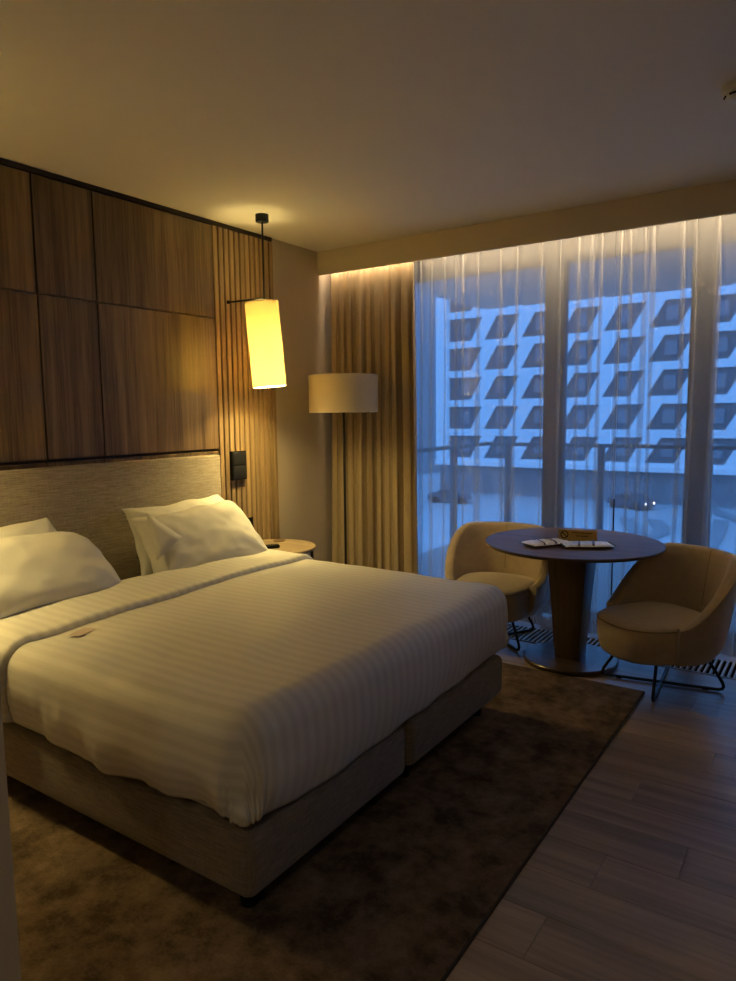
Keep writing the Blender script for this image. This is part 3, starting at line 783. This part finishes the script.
kerb([(-12.6, 61.6, Z0), (-11.4, 58.2, Z0), (-10.9, 55.8, Z0), (-11.1, 54.0, Z0), (-11.5, 52.4, Z0)], 'grey hooked kerb stone on the street below')
kerb([(-10.2, 72.0, Z0), (-8.8, 69.0, Z0), (-7.0, 65.8, Z0), (-5.5, 62.5, Z0)], 'long grey kerb stone running to the white building')
kerb([(-7.9, 64.0, Z0), (-7.6, 60.5, Z0), (-7.25, 56.0, Z0), (-7.1, 51.0, Z0)], 'grey kerb stone branching off the long kerb')
def car(loc, rz, label, lit=False):
    r = empty('car', loc, rz); tag(r, label, 'car', 'cars on the street')
    prof = [(-2.15, .35), (-2.2, .75), (-1.9, .92), (-1.25, 1.0), (-.75, 1.42), (.55, 1.46), (1.15, 1.02), (1.95, .86), (2.2, .62), (2.15, .3)]
    bm = bmesh.new(); A = [bm.verts.new((x_, -.86, z_)) for x_, z_ in prof]; B = [bm.verts.new((x_, .86, z_)) for x_, z_ in prof]
    n_ = len(prof)
    for k_ in range(n_): bm.faces.new((A[k_], A[(k_ + 1) % n_], B[(k_ + 1) % n_], B[k_]))
    bm.faces.new(A); bm.faces.new(B[::-1])
    bmesh.ops.bevel(bm, geom=list(bm.edges), offset=.07, segments=2, affect='EDGES', profile=.5)
    obj('body', bm, M['carpaint'], r, smooth=35)
    for sy in (-.87, .87):
        bm = bmesh.new(); bm.faces.new([bm.verts.new((x_, sy, z_)) for x_, z_ in ((-1.05, 1.02), (-.68, 1.34), (.48, 1.37), (.95, 1.02))]); obj('side_window', bm, M['carglass'], r)
        for sx in (-1.35, 1.35):
            w_ = lathe('wheel', [(0, -.1), (.30, -.1), (.33, -.06), (.33, .06), (.30, .1), (0, .1)], M['blackplastic'], r, 24, loc=(sx, sy * .93, .33)); w_.rotation_euler = (PI / 2, 0, 0)
    for sy in (-.6, .6):
        lathe('headlight', [(0, -.02), (.12, -.02), (.12, .02), (0, .03)], M['headlight'] if lit else M['white'], r, 16, loc=(2.19, sy, .66)).rotation_euler = (0, PI / 2, 0)
    return r
car((-33.4, 64.5, Z0), math.radians(10), 'dark parked car before the grey building plinth')
car((-16.4, 69.0, Z0), math.radians(-25), 'dark car with lit headlights on the street', True)

# white building across the street: windows in dark slanted shapes built in place of shadows
FX0, FY = -38.0, 73.0
PITCH, STOREY = 4.36, 3.3
NCOL, R0, R1 = 14, -4, 2
bd = empty('white_building', (FX0, FY, Z0)); tag(bd, 'white building across the street with rows of windows in dark slanted shapes standing in for shadow', 'building')
o3 = Vector((FX0, FY, Z0))
DEP = .28
HB, HW, SL, HH = .10, 2.72, 1.45, 2.5  # slant puts the shadow's edge into the shape of each opening
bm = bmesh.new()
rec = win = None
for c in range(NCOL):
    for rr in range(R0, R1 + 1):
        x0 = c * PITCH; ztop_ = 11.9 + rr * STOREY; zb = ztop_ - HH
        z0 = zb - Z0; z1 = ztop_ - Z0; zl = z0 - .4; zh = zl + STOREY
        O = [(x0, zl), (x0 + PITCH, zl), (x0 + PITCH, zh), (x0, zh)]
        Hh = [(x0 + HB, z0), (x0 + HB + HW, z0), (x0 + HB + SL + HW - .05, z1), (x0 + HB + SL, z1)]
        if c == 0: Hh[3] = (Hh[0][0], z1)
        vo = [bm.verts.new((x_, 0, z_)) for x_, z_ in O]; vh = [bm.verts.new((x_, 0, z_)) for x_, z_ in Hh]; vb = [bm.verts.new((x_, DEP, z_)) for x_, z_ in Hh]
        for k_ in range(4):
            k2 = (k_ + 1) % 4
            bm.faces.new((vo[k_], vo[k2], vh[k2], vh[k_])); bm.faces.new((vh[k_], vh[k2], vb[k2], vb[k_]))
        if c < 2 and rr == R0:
            b2 = bmesh.new(); b2.faces.new([b2.verts.new((x_ - x0, 0, z_ - z0)) for x_, z_ in Hh]); rec = obj('shadow_panel', b2, M['recess'], bd); rec.location = (x0, DEP, z0)
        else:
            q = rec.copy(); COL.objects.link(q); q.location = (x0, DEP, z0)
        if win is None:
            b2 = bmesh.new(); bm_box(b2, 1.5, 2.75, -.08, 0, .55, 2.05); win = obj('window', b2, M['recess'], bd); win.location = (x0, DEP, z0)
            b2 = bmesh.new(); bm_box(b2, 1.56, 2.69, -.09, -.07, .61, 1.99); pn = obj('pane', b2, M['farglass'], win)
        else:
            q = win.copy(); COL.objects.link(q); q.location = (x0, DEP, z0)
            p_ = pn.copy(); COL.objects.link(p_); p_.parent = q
WX = NCOL * PITCH; ZTOP = 11.9 + R1 * STOREY - HH - .4 + STOREY - Z0; ZBOT = 11.9 + R0 * STOREY - HH - .4 - Z0
obj('facade', bm, M['facade'], bd)
box('pilaster', -1.5, 0, -.25, 12, ZBOT - .5, ZTOP + 1, M['facade'], bd)
box('parapet', 0, WX, 0, 12, ZTOP, ZTOP + 1, M['facade'], bd)
box('side_wall', WX, WX + .4, 0, 12, ZBOT, ZTOP + 1, M['facade'], bd)
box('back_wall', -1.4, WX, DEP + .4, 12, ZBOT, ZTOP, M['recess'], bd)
box('ledge', -1.6, WX + .2, -.35, .0, ZBOT - .5, ZBOT, M['facade'], bd)
box('plinth_wall', -1.4, WX, .6, 12, 0, ZBOT - .5, M['plinth'], bd)
for i in range(0, NCOL, 2): box('shop_window', i * PITCH + .6, i * PITCH + 3.4, .52, .6, .7, 2.4, M['farglass'], bd)
# dim block beyond it
b2 = empty('apartment_block', (-66, 92, Z0)); tag(b2, 'dim bluish block standing beyond the white building', 'building')
box('body', -14, 14, 0, 16, 0, 40, M['farwall'], b2)
box('roof_slab', -14.4, 14.4, -.4, 16.4, 40, 40.6, M['farwall'], b2)
for cx_ in range(-12, 13, 4):
    for fz in range(3, 38, 4):
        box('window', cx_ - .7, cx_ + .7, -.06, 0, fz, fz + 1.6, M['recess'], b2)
